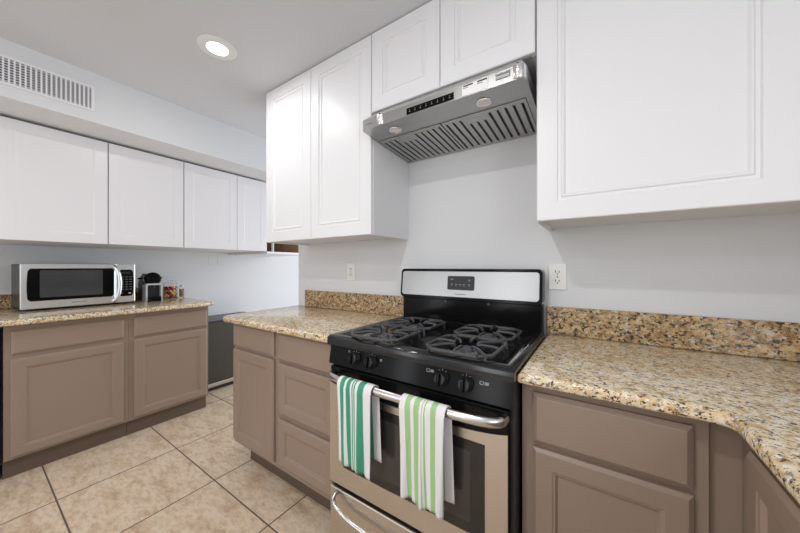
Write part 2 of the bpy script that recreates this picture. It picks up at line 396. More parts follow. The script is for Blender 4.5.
# black dishwasher at the very left edge
t = thing('dishwasher', 'black dishwasher front just visible at the left edge of the photo', 'dishwasher', (-3.12, -0.16, 0))
obj('body', B(XW+0.03, -2.80, -0.455, 0.134, 0.10, ZB-0.003), 'blackmat', t)
obj('door', B(-2.799, -2.772, -0.453, 0.130, 0.12, ZB-0.02, bev=0.004), 'black', t)
obj('handle', tube(bmesh.new(), [(-2.772, -0.40, 0.80), (-2.742, -0.38, 0.80), (-2.742, 0.07, 0.80), (-2.772, 0.09, 0.80)], 0.009), 'black', t, smooth=True)
obj('kick_plate', B(XW+0.05, -2.84, -0.45, 0.13, 0.001, 0.0995), 'blackmat', t)

# small dark steel appliance beyond the left run
t = thing('mini_fridge', 'low dark steel under-counter fridge beyond the end of the left cabinets', 'fridge', (-3.28, 1.55, 0))
obj('body', B(-3.47, -3.16, 1.30, 1.86, 0.03, 0.675, bev=0.004), 'steeld', t)
obj('top_panel', B(-3.475, -3.115, 1.295, 1.865, 0.6755, 0.690, bev=0.003), 'machine', t)
obj('door', B(-3.158, -3.125, 1.305, 1.855, 0.082, 0.672, bev=0.005), 'steeld', t)
obj('grille', B(-3.158, -3.14, 1.305, 1.855, 0.005, 0.038, bev=0.002), 'blackmat', t)
obj('trim_bar', B(-3.158, -3.122, 1.31, 1.85, 0.039, 0.078, bev=0.006), 'steel', t)
obj('hinge', B(-3.15, -3.118, 1.60, 1.68, 0.645, 0.6745, bev=0.003), 'blackmat', t)
obj('foot', B(-3.45, -3.42, 1.32, 1.84, 0.0, 0.0295), 'blackmat', t)

# ---------------------------------------------------------------- wall cabinets
YU = 1.149
def upper_y(name, label, x0, x1, z0, doors, prof, zd=None):
    t = thing(name, label, 'cabinet', ((x0+x1)/2, (YU+YW)/2, z0))
    bm = bmesh.new(); th = 0.016
    zf = z0+0.012      # recessed underside
    box(bm, x0, x0+th, YU, YW-0.001, z0, ZC-0.001); box(bm, x1-th, x1, YU, YW-0.001, z0, ZC-0.001)
    box(bm, x0+th, x1-th, YU, YW-0.001, zf, ZC-0.001)
    obj('body', bm, 'white', t)
    for a, b in doors: front_y('door', a, b, (zd or z0)+0.001, ZC-0.004, YU-0.0004, prof, 'white', t)
    return t
upper_y('wall_cabinet', 'white two-door wall cabinet left of the range hood, reaching the ceiling', -1.825, -0.9275, 1.378,
        [(-1.823, -1.379), (-1.376, -0.9295)], BEAD)
upper_y('wall_cabinet', 'short white two-door cabinet above the range hood', -0.9265, -0.1815, 1.978,
        [(-0.9245, -0.556), (-0.553, -0.184)], BEAD)
upper_y('wall_cabinet', 'large white wall cabinet right of the range hood, nearest the viewer', -0.180, 0.868, 1.378,
        [(-0.178, 0.412), (0.415, 0.865)], BEAD)

XU = -2.78
def upper_x(label, y0, y1, doors):
    t = thing('wall_cabinet', label, 'cabinet', ((XU+XW)/2, (y0+y1)/2, 1.372), 'deep white cabinets under the soffit')
    obj('body', B(XW+0.001, XU, y0, y1, 1.374, 2.064), 'gloss', t)
    for a, b in doors: front_x('door', a, b, 1.372, 2.060, XU+0.0004, FLATW, 'gloss', t)
upper_x('white deep wall cabinet above the microwave at the left edge, one wide door in view', -0.335, 0.563, [(-0.333, 0.112), (0.115, 0.560)])
upper_x('white deep single-door wall cabinet above the coffee machine, between its two neighbours', 0.5645, 1.0025, [(0.566, 1.001)])
upper_x('white deep wall cabinet with two narrower doors next to the open wooden shelf', 1.0045, 1.722, [(1.007, 1.424), (1.427, 1.720)])
t = thing('open_shelf_unit', 'open end shelf with brown wood inside and a white bottom board', 'shelf', (-3.1, 1.95, 1.36))
obj('bottom_board', B(XW+0.001, XU+0.015, 1.7235, 2.24, 1.350, 1.372, bev=0.001), 'gloss', t)
obj('back_panel', B(XW+0.001, XW+0.02, 1.7235, 2.24, 1.3725, 2.064), 'wood', t)
obj('side_panel', B(XW+0.021, XU, 2.22, 2.24, 1.3725, 2.064), 'wood', t)
obj('divider', B(-2.81, XU-0.002, 1.80, 1.812, 1.3725, 1.70), 'silver', t)
obj('shelf', B(XW+0.021, XU-0.002, 1.7235, 2.219, 1.701, 1.719), 'wood', t)
# ---------------------------------------------------------------- air vent in the soffit
t = thing('air_vent', 'white metal air vent grille set in the soffit above the left cabinets', 'vent', (-2.49, 0.07, 2.21))
bm = bmesh.new(); y0, y1, z0, z1 = -0.32, 0.447, 2.140, 2.286
x_ = -2.489
for b in ((x_, x_+0.006, y0, y1, z1-0.013, z1), (x_, x_+0.006, y0, y1, z0, z0+0.013), (x_, x_+0.006, y0, y0+0.013, z0+0.013, z1-0.013), (x_, x_+0.006, y1-0.013, y1, z0+0.013, z1-0.013)): box(bm, *b, bev=0.001)
obj('frame', bm, 'white', t)
obj('duct_backing', B(x_, x_+0.0008, y0+0.013, y1-0.013, z0+0.013, z1-0.013), 'slot', t)
bm = bmesh.new(); k = y0+0.02
while k < y1-0.016:
    box(bm, x_+0.0035, x_+0.0065, k-0.0032, k+0.0032, z0+0.012, z1-0.012); k += 0.0176
o = obj('vertical_louvers', bm, 'white', t)
bm = bmesh.new()
for i in range(9):
    z = z0+0.02+i*(z1-z0-0.04)/8; box(bm, x_+0.0012, x_+0.003, y0+0.013, y1-0.013, z-0.0036, z+0.0036)
obj('horizontal_louvers', bm, 'silver', t)

# ---------------------------------------------------------------- recessed ceiling lights
def ceiling_light(x, y, label):
    t = thing('ceiling_light', label, 'light', (x, y, ZC), 'recessed ceiling lights')
    bm = bmesh.new(); lathe(bm, (x, y, ZC-0.001), [(0.050, 0), (0.050, -0.006), (0.054, -0.008), (0.070, -0.006), (0.090, -0.003), (0.092, 0)])
    obj('trim_ring', bm, 'white', t, smooth=True)
    obj('lens', cyl(bmesh.new(), (x, y, ZC-0.001), (0, 0, -1), 0.049, 0.005), 'lens', t)
    return t
c0 = ceiling_light(*CAN_SPOTS[0], 'round lit recessed ceiling light in front of the left wall cabinets')
for (x, y), lb in zip(CAN_SPOTS[1:], ('round recessed ceiling light above the floor in front of the range', 'round recessed ceiling light behind the viewer on the left', 'round recessed ceiling light behind the viewer on the right')):
    c = copy_tree(c0); c.location = (x, y, ZC); c['label'] = lb

# ---------------------------------------------------------------- outlets
def plate_things(x, z, label):
    t = thing('wall_outlet', label, 'outlet', (x, YW, z), 'white wall outlets')
    y = YW-0.0005
    obj('cover_plate', ringpanel(bmesh.new(), ((x-0.036, y, z-0.058), (1, 0, 0), (0, 0, 1), (0, -1, 0)), 0.072, 0.116, [(0, 0), (0, 0.003), (0.003, 0.006)]), 'plate', t)
    for dz in (-0.020, 0.020):
        bm = bmesh.new(); prism(bm, rrect(x-0.016, x+0.016, z+dz-0.014, z+dz+0.014, 0.010, 5), lambda a, b: Vector((a, y-0.006, b)), lambda a, b: Vector((a, y-0.008, b)))
        so = obj('socket', bm, 'plate', t)
        bm = bmesh.new()
        box(bm, x-0.0085, x-0.0055, y-0.0086, y-0.0080, z+dz-0.001, z+dz+0.009); box(bm, x+0.0055, x+0.0085, y-0.0086, y-0.0080, z+dz-0.001, z+dz+0.007)
        cyl(bm, (x, y-0.0080, z+dz-0.007), (0, -1, 0), 0.0028, 0.0006, 12)
        obj('slots', bm, 'slot', so)
    obj('screw', cyl(bmesh.new(), (x, y-0.006, z), (0, -1, 0), 0.003, 0.001, 12), 'steeld', t)
    return t
o1 = plate_things(-0.147, 1.174, 'white double wall outlet right of the range backguard')
o2 = copy_tree(o1); o2.location = (-1.382, YW, 1.183); o2['label'] = 'white wall outlet above the counter left of the range'
t = thing('switch_plate', 'faint white cover plate on the left wall between coffee machine and opening', 'plate', (XW, 1.58, 1.29))
for dy in (-0.045, 0.045):
    obj('cover_plate', ringpanel(bmesh.new(), ((XW+0.0005, 1.58+dy-0.036, 1.232), (0, 1, 0), (0, 0, 1), (1, 0, 0)), 0.072, 0.116, [(0, 0), (0, 0.001), (0.002, 0.002)]), 'wall', t)

# ---------------------------------------------------------------- gas range
RX0, RX1 = -0.928, -0.189
R = thing('gas_range', 'freestanding black and stainless steel gas range with four burners', 'stove', ((RX0+RX1)/2, 1.15, 0))
obj('body', B(RX0+0.004, RX1-0.004, 0.876, 1.462, 0.03, 0.899), 'blackmat', R)
# cooktop with rolled front lip and raised rim
bm = bmesh.new()
CT = [(0, 0), (0, 0.026), (0.003, 0.034), (0.009, 0.039), (0.020, 0.0405), (0.034, 0.038), (0.046, 0.028), (0.056, 0.022), (0.062, 0.021)]
ringpanel(bm, ((RX0, 0.846, 0.9005), (1, 0, 0), (0, 1, 0), (0, 0, 1)), RX1-RX0, 1.405-0.846, CT)
ct = obj('cooktop', bm, 'enamel', R, smooth=True, angle=60)
# control panel (leans back a little)
def panel_pt(x, z, d=0.0):    # point on the slanted control face
    f = (z-0.822)/(0.897-0.822); return Vector((x, 0.853+0.012*f-d, z))
bm = bmesh.new()
prism(bm, [(0.853, 0.822), (0.865, 0.898), (0.8755, 0.898), (0.8755, 0.822)], lambda a, b: Vector((RX0+0.003, a, b)), lambda a, b: Vector((RX1-0.003, a, b)))
cp = obj('control_panel', bm, 'black', R)
def bits(bm, x, z, pat):
    for dx, dz, w_, h_ in pat:
        p = panel_pt(x+dx, z+dz); box(bm, p.x-w_/2, p.x+w_/2, p.y-0.0008, p.y+0.0006, p.z-h_/2, p.z+h_/2)
bm = bmesh.new()
HASH = [(-0.008, 0, 0.001, 0.009), (-0.003, 0.0045, 0.010, 0.001), (-0.003, -0.0045, 0.010, 0.001), (0.002, 0, 0.001, 0.009), (0.012, 0.003, 0.012, 0.0012), (0.012, 0, 0.012, 0.0012), (0.012, -0.003, 0.012, 0.0012)]
SM = [(0, 0, 0.007, 0.0012), (0, 0.006, 0.007, 0.0012), (-0.003, 0.003, 0.001, 0.006), (0.003, 0.003, 0.001, 0.006)]
for args in ((-0.282, 0.875, HASH), (-0.462, 0.878, HASH), (-0.660, 0.872, SM), (-0.820, 0.880, SM))+tuple((kx, 0.889, [(0, 0, 0.0012, 0.006), (0.012, -0.003, 0.005, 0.001), (-0.012, -0.003, 0.005, 0.001)]) for kx in (-0.783, -0.703, -0.413, -0.333)):
    bm = bmesh.new(); bits(bm, *args); obj('printed_mark', bm, 'mark', cp)
ax = Vector((0, -1, 0.158)).normalized()
for i, kx in enumerate((-0.783, -0.703, -0.413, -0.333)):
    p = panel_pt(kx, 0.862)
    bm = bmesh.new(); lathe(bm, p, [(0, 0), (0.024, 0.0), (0.024, 0.006), (0.021, 0.010), (0.019, 0.022), (0.016, 0.025), (0, 0.026)], axis=ax)
    kn = obj('knob', bm, 'blackmat', R, smooth=True)
    bm = bmesh.new(); box(bm, -0.0055, 0.0055, -0.019, 0.019, 0.018, 0.037, bev=0.003)
    bmesh.ops.transform(bm, matrix=Matrix.Translation(p) @ ax.to_track_quat('Z', 'Y').to_matrix().to_4x4(), verts=bm.verts)
    obj('grip', bm, 'black', kn, smooth=True)
# backguard
obj('rear_riser', B(RX0+0.008, RX1-0.010, 1.408, 1.462, 0.9005, 1.052, bev=0.004), 'black', R)
bm = bmesh.new()
prism(bm, rrect(RX0, RX1-0.008, 1.053, 1.208, 0.020), lambda a, b: Vector((a, 1.392+(b-1.064)*0.10, b)), lambda a, b: Vector((a, 1.463, b)))
bmesh.ops.recalc_face_normals(bm, faces=bm.faces)
bg = obj('backguard', bm, 'black', R)
bm = bmesh.new()
prism(bm, rrect(RX0+0.012, RX1-0.020, 1.067, 1.194, 0.014), lambda a, b: Vector((a, 1.3885+(b-1.064)*0.10, b)), lambda a, b: Vector((a, 1.3925+(b-1.064)*0.10, b)))
obj('backguard_face', bm, 'steelb', R)
bm = bmesh.new()
prism(bm, rrect(-0.640, -0.498, 1.102, 1.172, 0.008), lambda a, b: Vector((a, 1.3865+(b-1.064)*0.10, b)), lambda a, b: Vector((a, 1.3890+(b-1.064)*0.10, b)))
dp = obj('display', bm, 'blackmat', R)
def dmark(x, z, w_, h_): y = 1.3863+(z-1.064)*0.10; return (x-w_/2, x+w_/2, y-0.0004, y+0.0004, z-h_/2, z+h_/2)
pieces('printed_mark', [[dmark(-0.616, 1.156, 0.014, 0.006)]]+[[dmark(x, z, 0.012, 0.005), dmark(x, z-0.008, 0.009, 0.0015)] for x, z in ((-0.616, 1.131), (-0.592, 1.129), (-0.571, 1.129), (-0.551, 1.129), (-0.524, 1.129), (-0.524, 1.152))], 'markgrey', dp)
bm = bmesh.new()
for i in range(10):
    x = -0.595+i*0.0052; y = 1.3885+(1.08-1.064)*0.10; box(bm, x, x+0.0036, y-0.0006, y, 1.0785, 1.0835)
obj('maker_badge', bm, 'markgrey', R)
for x in (-0.655, -0.432): obj('screw', cyl(bmesh.new(), (x, 1.4075, 1.040), (0, -1, 0), 0.006, 0.004, 12), 'steeld', R, smooth=True)
# burners and grates
BX, BY = (-0.712, -0.372), (0.962, 1.200)
ZW = 0.921
for bx in BX:
    for by in BY:
        bm = bmesh.new(); lathe(bm, (bx, by, ZW+0.0004), [(0, 0.001), (0.075, 0.001), (0.080, 0.0025), (0.083, 0.0), (0, 0)])
        bw = obj('burner', bm, 'black', R, smooth=True)
        bm = bmesh.new(); lathe(bm, (bx, by, ZW+0.0018), [(0, 0), (0.042, 0), (0.040, 0.006), (0.036, 0.010), (0.034, 0.013), (0, 0.013)])
        obj('burner_head', bm, 'alu', bw, smooth=True)
        bm = bmesh.new(); lathe(bm, (bx, by, ZW+0.015), [(0, 0), (0.031, 0), (0.033, 0.002), (0.031, 0.006), (0.027, 0.008), (0, 0.0085)])
        obj('burner_cap', bm, 'machine', bw, smooth=True)
        # grate: octagonal frame, four feet, four fingers bending down toward the cap
        hw, hd, c_, zt = 0.112, 0.112, 0.036, ZW+0.038
        bm = bmesh.new()
        oc = [(-hw, -hd+c_), (-hw+c_, -hd), (hw-c_, -hd), (hw, -hd+c_), (hw, hd-c_), (hw-c_, hd), (-hw+c_, hd), (-hw, hd-c_)]
        for i in range(8):
            a, d = oc[i], oc[(i+1) % 8]
            low = i % 2 == 0
            A = Vector((bx+a[0], by+a[1], zt-0.006)); D = Vector((bx+d[0], by+d[1], zt-0.006))
            tube(bm, [A, D], 0.0055, 8, 0.0065)
        for sx, sy in ((-1, -1), (1, -1), (1, 1), (-1, 1)):
            fx, fy = bx+sx*(hw-c_/2), by+sy*(hd-c_/2)
            tube(bm, [(fx, fy, zt-0.006), (fx+sx*0.006, fy+sy*0.006, ZW+0.001)], 0.0045, 8)
            # rounded loop between frame corners and centre
            tube(bm, smooth_path([(fx, fy, zt-0.004), (bx+sx*0.060, by+sy*0.054, zt), (bx+sx*0.034, by+sy*0.031, zt), (bx+sx*0.030, by+sy*0.027, zt-0.010)], 2), 0.0046, 8, 0.0055)
        for dx, dy, L in ((1, 0, hw), (-1, 0, hw), (0, 1, hd), (0, -1, hd)):
            tube(bm, smooth_path([(bx+dx*L, by+dy*L, zt-0.006), (bx+dx*L*0.85, by+dy*L*0.85, zt), (bx+dx*L*0.42, by+dy*L*0.42, zt), (bx+dx*L*0.36, by+dy*L*0.36, zt-0.004)], 2), 0.0046, 8, 0.0055)
        obj('grate', bm, 'iron', R, smooth=True)
bm = bmesh.new(); lathe(bm, (-0.550, 1.070, ZW+0.0004), [(0, 0.004), (0.040, 0.004), (0.050, 0.003), (0.054, 0), (0, 0)])  # flat dark disc between the burners
obj('center_disc', bm, 'slot', R, smooth=True)
# oven door
DX0, DX1 = RX0+0.010, RX1-0.018
dr = obj('oven_door', B(DX0, DX1, 0.856, 0.8755, 0.340, 0.812, bev=0.003), 'black', R)
bm = bmesh.new()
HX0, HX1, HZ0, HZ1 = -0.842, -0.272, 0.420, 0.700
def arch(x): u = (x-(DX0+DX1)/2)/((DX1-DX0)/2); return 0.726+0.022*u**4
yf, yb2 = 0.8505, 0.8562
cols = [DX0+0.001]+[HX0]+[HX0+(HX1-HX0)*i/24 for i in range(1, 24)]+[HX1]+[HX1+(DX1-HX1)*i/4 for i in range(1, 4)]+[DX1-0.001]
for i in range(len(cols)-1):
    a, d = cols[i], cols[i+1]
    segs = [(HZ1, arch(a), HZ1, arch(d)), (0.3425, HZ0, 0.3425, HZ0)]
    if not (a >= HX0-1e-6 and d <= HX1+1e-6): segs = [(0.3425, arch(a), 0.3425, arch(d))]
    for q in segs:
        V = [bm.verts.new(v) for v in ((a, yf, q[0]), (d, yf, q[2]), (d, yf, q[3]), (a, yf, q[1]), (a, yb2, q[0]), (d, yb2, q[2]), (d, yb2, q[3]), (a, yb2, q[1]))]
        for f in ((0, 1, 2, 3), (7, 6, 5, 4), (0, 4, 5, 1), (3, 2, 6, 7), (0, 3, 7, 4), (1, 5, 6, 2)): bm.faces.new([V[k] for k in f])
obj('steel_frame', bm, 'steel', dr)
gl = obj('oven_window', B(HX0, HX1, 0.853, 0.8558, HZ0, HZ1), 'glass_dark', dr)
gl = obj('inner_pane', B(HX0+0.045, HX1-0.045, 0.8522, 0.8529, HZ0+0.030, HZ1-0.035), 'glass_win', dr)
hz = 0.790
hp = smooth_path([(DX0+0.024, 0.856, hz), (DX0+0.028, 0.825, hz), (DX0+0.070, 0.803, hz), (DX0+0.20, 0.795, hz), (DX1-0.20, 0.795, hz), (DX1-0.060, 0.803, hz), (DX1-0.012, 0.825, hz), (DX1-0.008, 0.856, hz)], 3)
obj('door_handle', tube(bmesh.new(), hp, 0.011, 14, 0.0150), 'satin', R, smooth=True)
# storage drawer
dw = obj('storage_drawer', B(DX0, DX1, 0.852, 0.8755, 0.085, 0.322, bev=0.005), 'steel', R)
hz = 0.305
dp_ = smooth_path([(DX0+0.046, 0.853, hz+0.004), (DX0+0.042, 0.832, hz), (DX0+0.046, 0.826, hz-0.024), (DX0+0.088, 0.824, hz-0.045), (DX0+0.17, 0.822, hz-0.060), (DX1-0.17, 0.822, hz-0.060), (DX1-0.075, 0.824, hz-0.045), (DX1-0.030, 0.826, hz-0.024), (DX1-0.026, 0.832, hz), (DX1-0.030, 0.853, hz+0.004)], 3)
obj('drawer_handle', tube(bmesh.new(), dp_, 0.008, 12, 0.009), 'satin', R, smooth=True)
obj('kick_plate', B(RX0+0.012, RX1-0.012, 0.88, 0.90, 0.001, 0.0295), 'blackmat', R)

# ---------------------------------------------------------------- dish towels over the oven handle
def towel(name, label, x0, x1, m, front_z, back_z, shift, seed):
    rnd = random.Random(seed)
    nu, r = 40, 0.0195
    cy, cz = 0.797, 0.790
    path = []
    n1 = 22
    for i in range(n1): path.append(('b', back_z(0)+(cz-back_z(0))*i/n1, i/n1))
    for k in range(9): path.append(('t', math.pi*k/8, 0))
    n2 = 30
    for i in range(1, n2+1): path.append(('f', i/n2, 0))
    ph = rnd.random()*6
    bm = bmesh.new(); uvl = bm.loops.layers.uv.new('UVMap'); grid = []
    L = len(path)
    for j, (kd, a, b_) in enumerate(path):
        row = []
        for i in range(nu+1):
            u = i/nu
            if kd == 'b':
                z = back_z(u)+(cz-back_z(u))*b_; d = 1-b_
                x = x0+(x1-x0)*(u)+shift*(0.35+0.65*d); y = cy+r+0.004*d*math.sin(u*9+ph)*0.5+0.004*d
            elif kd == 't':
                x = x0+(x1-x0)*u+shift*0.35*(1-a/math.pi); y = cy+r*math.cos(a); z = cz+r*math.sin(a)
            else:
                z = cz+(front_z(u)-cz)*a
                fold = (0.002+0.006*a)*math.sin(u*14+ph+a)+0.004*a*math.sin(u*29+ph*2+a*2)
                x = x0+(x1-x0)*(u*(1-0.10*a)+0.01*math.sin(a*5+u*4)*a)+0.010*a; y = cy-r-0.003+0.004*a+fold*0.9
                y = min(y, 0.838)
            row.append(bm.verts.new((x, y, z)))
        grid.append(row)
    for j in range(L-1):
        for i in range(nu):
            f = bm.faces.new((grid[j][i], grid[j][i+1], grid[j+1][i+1], grid[j+1][i])); f.smooth = True
            for lp, (uu, vv) in zip(f.loops, ((i, j), (i+1, j), (i+1, j+1), (i, j+1))): lp[uvl].uv = (uu/nu, vv/L)
    me = bpy.data.meshes.new(name); bm.to_mesh(me); bm.free(); me.materials.append(M[m])
    o = bpy.data.objects.new(name, me); C.objects.link(o)
    md = o.modifiers.new('thickness', 'SOLIDIFY'); md.thickness = 0.0022; md.offset = 0
    o['label'] = label; o['category'] = 'towel'; o['group'] = 'dish towels on the oven handle'
    return o
towel('dish_towel', 'white dish towel with dark emerald stripes, the left one on the oven handle', -0.800, -0.640, 'towel_dark',
      lambda u: 0.503-0.012*u+0.004*math.sin(u*12), lambda u: 0.535, 0.014, 3)
towel('dish_towel', 'white dish towel with pale green stripes, the right one on the oven handle', -0.522, -0.366, 'towel_light',
      lambda u: 0.494-0.006*u+0.003*math.sin(u*9), lambda u: 0.512, 0.012, 5)

# ---------------------------------------------------------------- range hood
HXa, HXb = -0.922, -0.200
H = thing('range_hood', 'stainless steel under-cabinet range hood with slotted filters above the range', 'range hood', ((HXa+HXb)/2, 1.28, 1.83))
def zu(y): return 1.857-(y-1.055)*0.062        # underside slopes down to the wall
y0, y1 = 1.055, YW-0.002
# shell: front face, rounded right corner, sides
bm = bmesh.new()
pl = [(HXa+0.001, y1), (HXa+0.001, y0+0.006), (HXa+0.006, y0)]+[(HXb-0.022+0.022*math.sin(math.radians(a)), y0+0.022-0.022*math.cos(math.radians(a))) for a in range(0, 91, 10)]+[(HXb, y1)]
n = len(pl)
lo = [bm.verts.new((a, b, zu(b))) for a, b in pl]; hi = [bm.verts.new((a, b, 1.905)) for a, b in pl]
for i in range(n): bm.faces.new((lo[i], lo[(i+1) % n], hi[(i+1) % n], hi[i]))
bm.faces.new(lo)
ins = [bm.verts.new((min(max(a, HXa+0.03), HXb-0.03), max(b, y0+0.085) if b < 1.3 else b, 1.9770)) for a, b in pl]
for i in range(n): bm.faces.new((hi[i], hi[(i+1) % n], ins[(i+1) % n], ins[i]))
bm.faces.new(ins)
bmesh.ops.remove_doubles(bm, verts=bm.verts, dist=1e-5)
obj('canopy', bm, 'steelv', H)
# underside pan rim
def under(bm, xa, xb, ya, yb, top, bot):   # slab parallel to the underside
    V = [bm.verts.new(v) for v in ((xa, ya, zu(ya)-bot), (xb, ya, zu(ya)-bot), (xb, yb, zu(yb)-bot), (xa, yb, zu(yb)-bot), (xa, ya, zu(ya)-top), (xb, ya, zu(ya)-top), (xb, yb, zu(yb)-top), (xa, yb, zu(yb)-top))]
    for f in ((0, 1, 2, 3), (7, 6, 5, 4), (0, 4, 5, 1), (3, 2, 6, 7), (0, 3, 7, 4), (1, 5, 6, 2)): bm.faces.new([V[k] for k in f])
for fx0, fx1, lab in ((-0.905, -0.575, None), (-0.568, -0.222, None)):
    bm = bmesh.new(); under(bm, fx0, fx1, 1.178, 1.462, 0.0002, 0.0015)
    fl = obj('baffle_filter', bm, 'slot', H)
    n_ = 11 if fx0 < -0.6 else 11; pw = (fx1-fx0)/n_
    bm = bmesh.new()
    for i in range(n_+1):
        xc = fx0+i*pw; a = max(fx0, xc-pw*0.34); b = min(fx1, xc+pw*0.34)
        under(bm, a, b, 1.190, 1.450, 0.0014, 0.0055)
    under(bm, fx0, fx1, 1.176, 1.192, 0.0014, 0.0060); under(bm, fx0, fx1, 1.447, 1.462, 0.0014, 0.0060)
    obj('baffle_slats', bm, 'steelv', fl)
    xm = fx0+(fx1-fx0)*0.42
    bm = bmesh.new(); under(bm, xm-0.052, xm+0.052, 1.192, 1.235, 0.0056, 0.0072)
    obj('pull_plate', bm, 'steelv', fl)
for lx in (-0.778, -0.364):
    p = (lx, 1.125, zu(1.125)+0.0005)
    bm = bmesh.new(); lathe(bm, p, [(0, -0.002), (0.022, -0.002), (0.024, -0.004), (0.028, -0.004), (0.030, 0), (0, 0)])
    lr = obj('hood_light', bm, 'chrome', H, smooth=True)
    obj('lens', cyl(bmesh.new(), (lx, 1.125, zu(1.125)-0.0017), (0, 0, -1), 0.0205, 0.0012), 'sticker', lr)
# front face items
yF = y0-0.0004
obj('control_strip', B(-0.672, -0.458, yF-0.002, yF, 1.8615, 1.888), 'black', H)
cs = H.children[-1]
pieces('button_mark', [[(x-0.003, x+0.003, yF-0.0026, yF-0.0021, 1.870, 1.873), (x-0.001, x+0.001, yF-0.0026, yF-0.0021, 1.876, 1.881)] for x in [-0.656+i*0.026 for i in range(8)]], 'markgrey', cs)
st = obj('label_sticker', B(-0.424, -0.326, yF-0.001, yF, 1.8600, 1.9000), 'sticker', H)
bm = bmesh.new(); box(bm, -0.420, -0.382, yF-0.0016, yF-0.0011, 1.893, 1.898); box(bm, -0.366, -0.329, yF-0.0016, yF-0.0011, 1.893, 1.898)
box(bm, -0.366, -0.345, yF-0.0016, yF-0.0011, 1.887, 1.889); box(bm, -0.420, -0.40, yF-0.0016, yF-0.0011, 1.887, 1.889)
obj('printed_lines', bm, 'slot', st)
st = obj('rating_label', B(-0.300, -0.250, yF-0.001, yF, 1.876, 1.897), 'markgrey', H)
bm = bmesh.new()
for z in (1.880, 1.885): box(bm, -0.297, -0.253, yF-0.0016, yF-0.0011, z, z+0.002)
obj('printed_lines', bm, 'sticker', st)
bm = bmesh.new()
for i in range(7): x = -0.900+i*0.0058; box(bm, x, x+0.004, yF-0.0005, yF, 1.878, 1.883)
obj('maker_badge', bm, 'markgrey', H)
for cx_ in (-0.815, -0.224):  # polished posts added to stand in for bright highlights on the hood front
    bm = bmesh.new(); lathe(bm, (cx_, y0+0.014, 1.860), [(0, 0), (0.021, 0), (0.022, 0.002), (0.022, 0.045), (0.020, 0.047), (0, 0.047)])
    po = obj('highlight_post', bm, 'chrome', H, smooth=True)
    obj('screw', cyl(bmesh.new(), (cx_, y0-0.002, 1.9073), (0, 0, 1), 0.004, 0.003, 12), 'slot', po)

# ---------------------------------------------------------------- microwave (turned 3 degrees)
MW = thing('microwave', 'stainless steel microwave oven on the left granite counter', 'microwave', (-3.28, 0.50, ZT+0.0006))
MW.rotation_euler = (0, 0, math.radians(3))
def mobj(name, bm, m, parent=MW, **k):
    # local frame of the microwave: x depth (front = 0.16), y width -0.3..0.3, z up
    bmesh.ops.translate(bm, verts=bm.verts, vec=parent_loc(parent)); return obj(name, bm, m, parent, **k)
fx = 0.158; W2 = 0.291; H0, H1 = 0.014, 0.318
mobj('case', B(fx-0.335, fx-0.022, -W2+0.004, W2-0.004, H0, H1-0.003, bev=0.004), 'steeld')
sd = W2-0.118       # door / control split
mobj('door', B(fx-0.021, fx, -W2, sd-0.001, H0, H1, bev=0.005), 'steelmw')
door = MW.children[-1]
bm = bmesh.new()
# window with a rightward bowed left edge
def bow(z, amp, zc=(H0+H1)/2, hh=(H1-H0)/2): return amp*(1-((z-zc)/hh)**2)
def curved_panel(yl, yr, z0, z1, al, ar, xf, n=14, r=0.010):
    bm = bmesh.new(); L = []; Rr = []
    for i in range(n+1):
        z = z0+(z1-z0)*i/n
        c = 0.0
        dz = min(z-z0, z1-z)
        if dz < r: c = r-math.sqrt(max(0, r*r-(r-dz)**2))
        L.append((yl-bow(z, al)+al*0.5+c, z)); Rr.append((yr+bow(z, ar)-ar*0.5-c, z))
    poly = L+Rr[::-1]
    prism(bm, poly, lambda a, b: Vector((xf, a, b)), lambda a, b: Vector((xf+0.0022, a, b)))
    return bm
mobj('window_surround', curved_panel(-W2+0.032, sd-0.012, 0.066, 0.284, 0.010, 0.0, fx+0.0002), 'black')
wn = MW.children[-1]
mobj('viewing_window', curved_panel(-W2+0.082, sd-0.075, 0.088, 0.272, 0.0, 0.0, fx+0.0024, r=0.003), mat('microwave_window', (0.06, 0.062, 0.066), 0.12))
mobj('control_section', B(fx-0.021, fx, sd, W2, H0, H1, bev=0.005), 'steelmw')
mobj('control_panel', curved_panel(sd+0.020, W2-0.016, 0.062, 0.272, 0.0, 0.010, fx+0.0002), 'black')
cpn = MW.children[-1]
pieces('button', [[(fx+0.0024, fx+0.0030, sd+0.033+c_*0.024, sd+0.047+c_*0.024, 0.213-r_*0.020, 0.217-r_*0.020)] for r_ in range(6) for c_ in range(3)], 'markgrey', cpn, mobj)
mobj('clock_display', B(fx+0.0024, fx+0.0032, sd+0.030, W2-0.030, 0.238, 0.256), 'slot', cpn)
mobj('start_button', B(fx+0.0024, fx+0.0034, W2-0.042, W2-0.028, 0.080, 0.088), 'mark', cpn)
mobj('stop_button', B(fx+0.0024, fx+0.0034, sd+0.030, sd+0.040, 0.080, 0.092), 'candy_red', cpn)
hp = [(fx, sd-0.012, 0.300), (fx+0.022, sd-0.010, 0.298), (fx+0.032, sd+0.010, 0.24), (fx+0.034, sd+0.018, 0.17), (fx+0.032, sd+0.012, 0.09), (fx+0.022, sd-0.008, 0.030), (fx, sd-0.012, 0.028)]
mobj('handle', tube(bmesh.new(), smooth_path(hp, 3), 0.0125, 12, 0.010, up=(1, 0, 0)), 'steelmw', smooth=True)
bm = bmesh.new()
for i in range(10): y = -0.062+i*0.0075; box(bm, fx, fx+0.0006, y, y+0.005, 0.040, 0.046)
mobj('maker_badge', bm, 'markgrey')
for yy in (-0.26, 0.26):
    for xx in (-0.15, 0.11): mobj('foot', cyl(bmesh.new(), (xx, yy, 0.0), (0, 0, 1), 0.012, 0.0139, 16), 'blackmat')

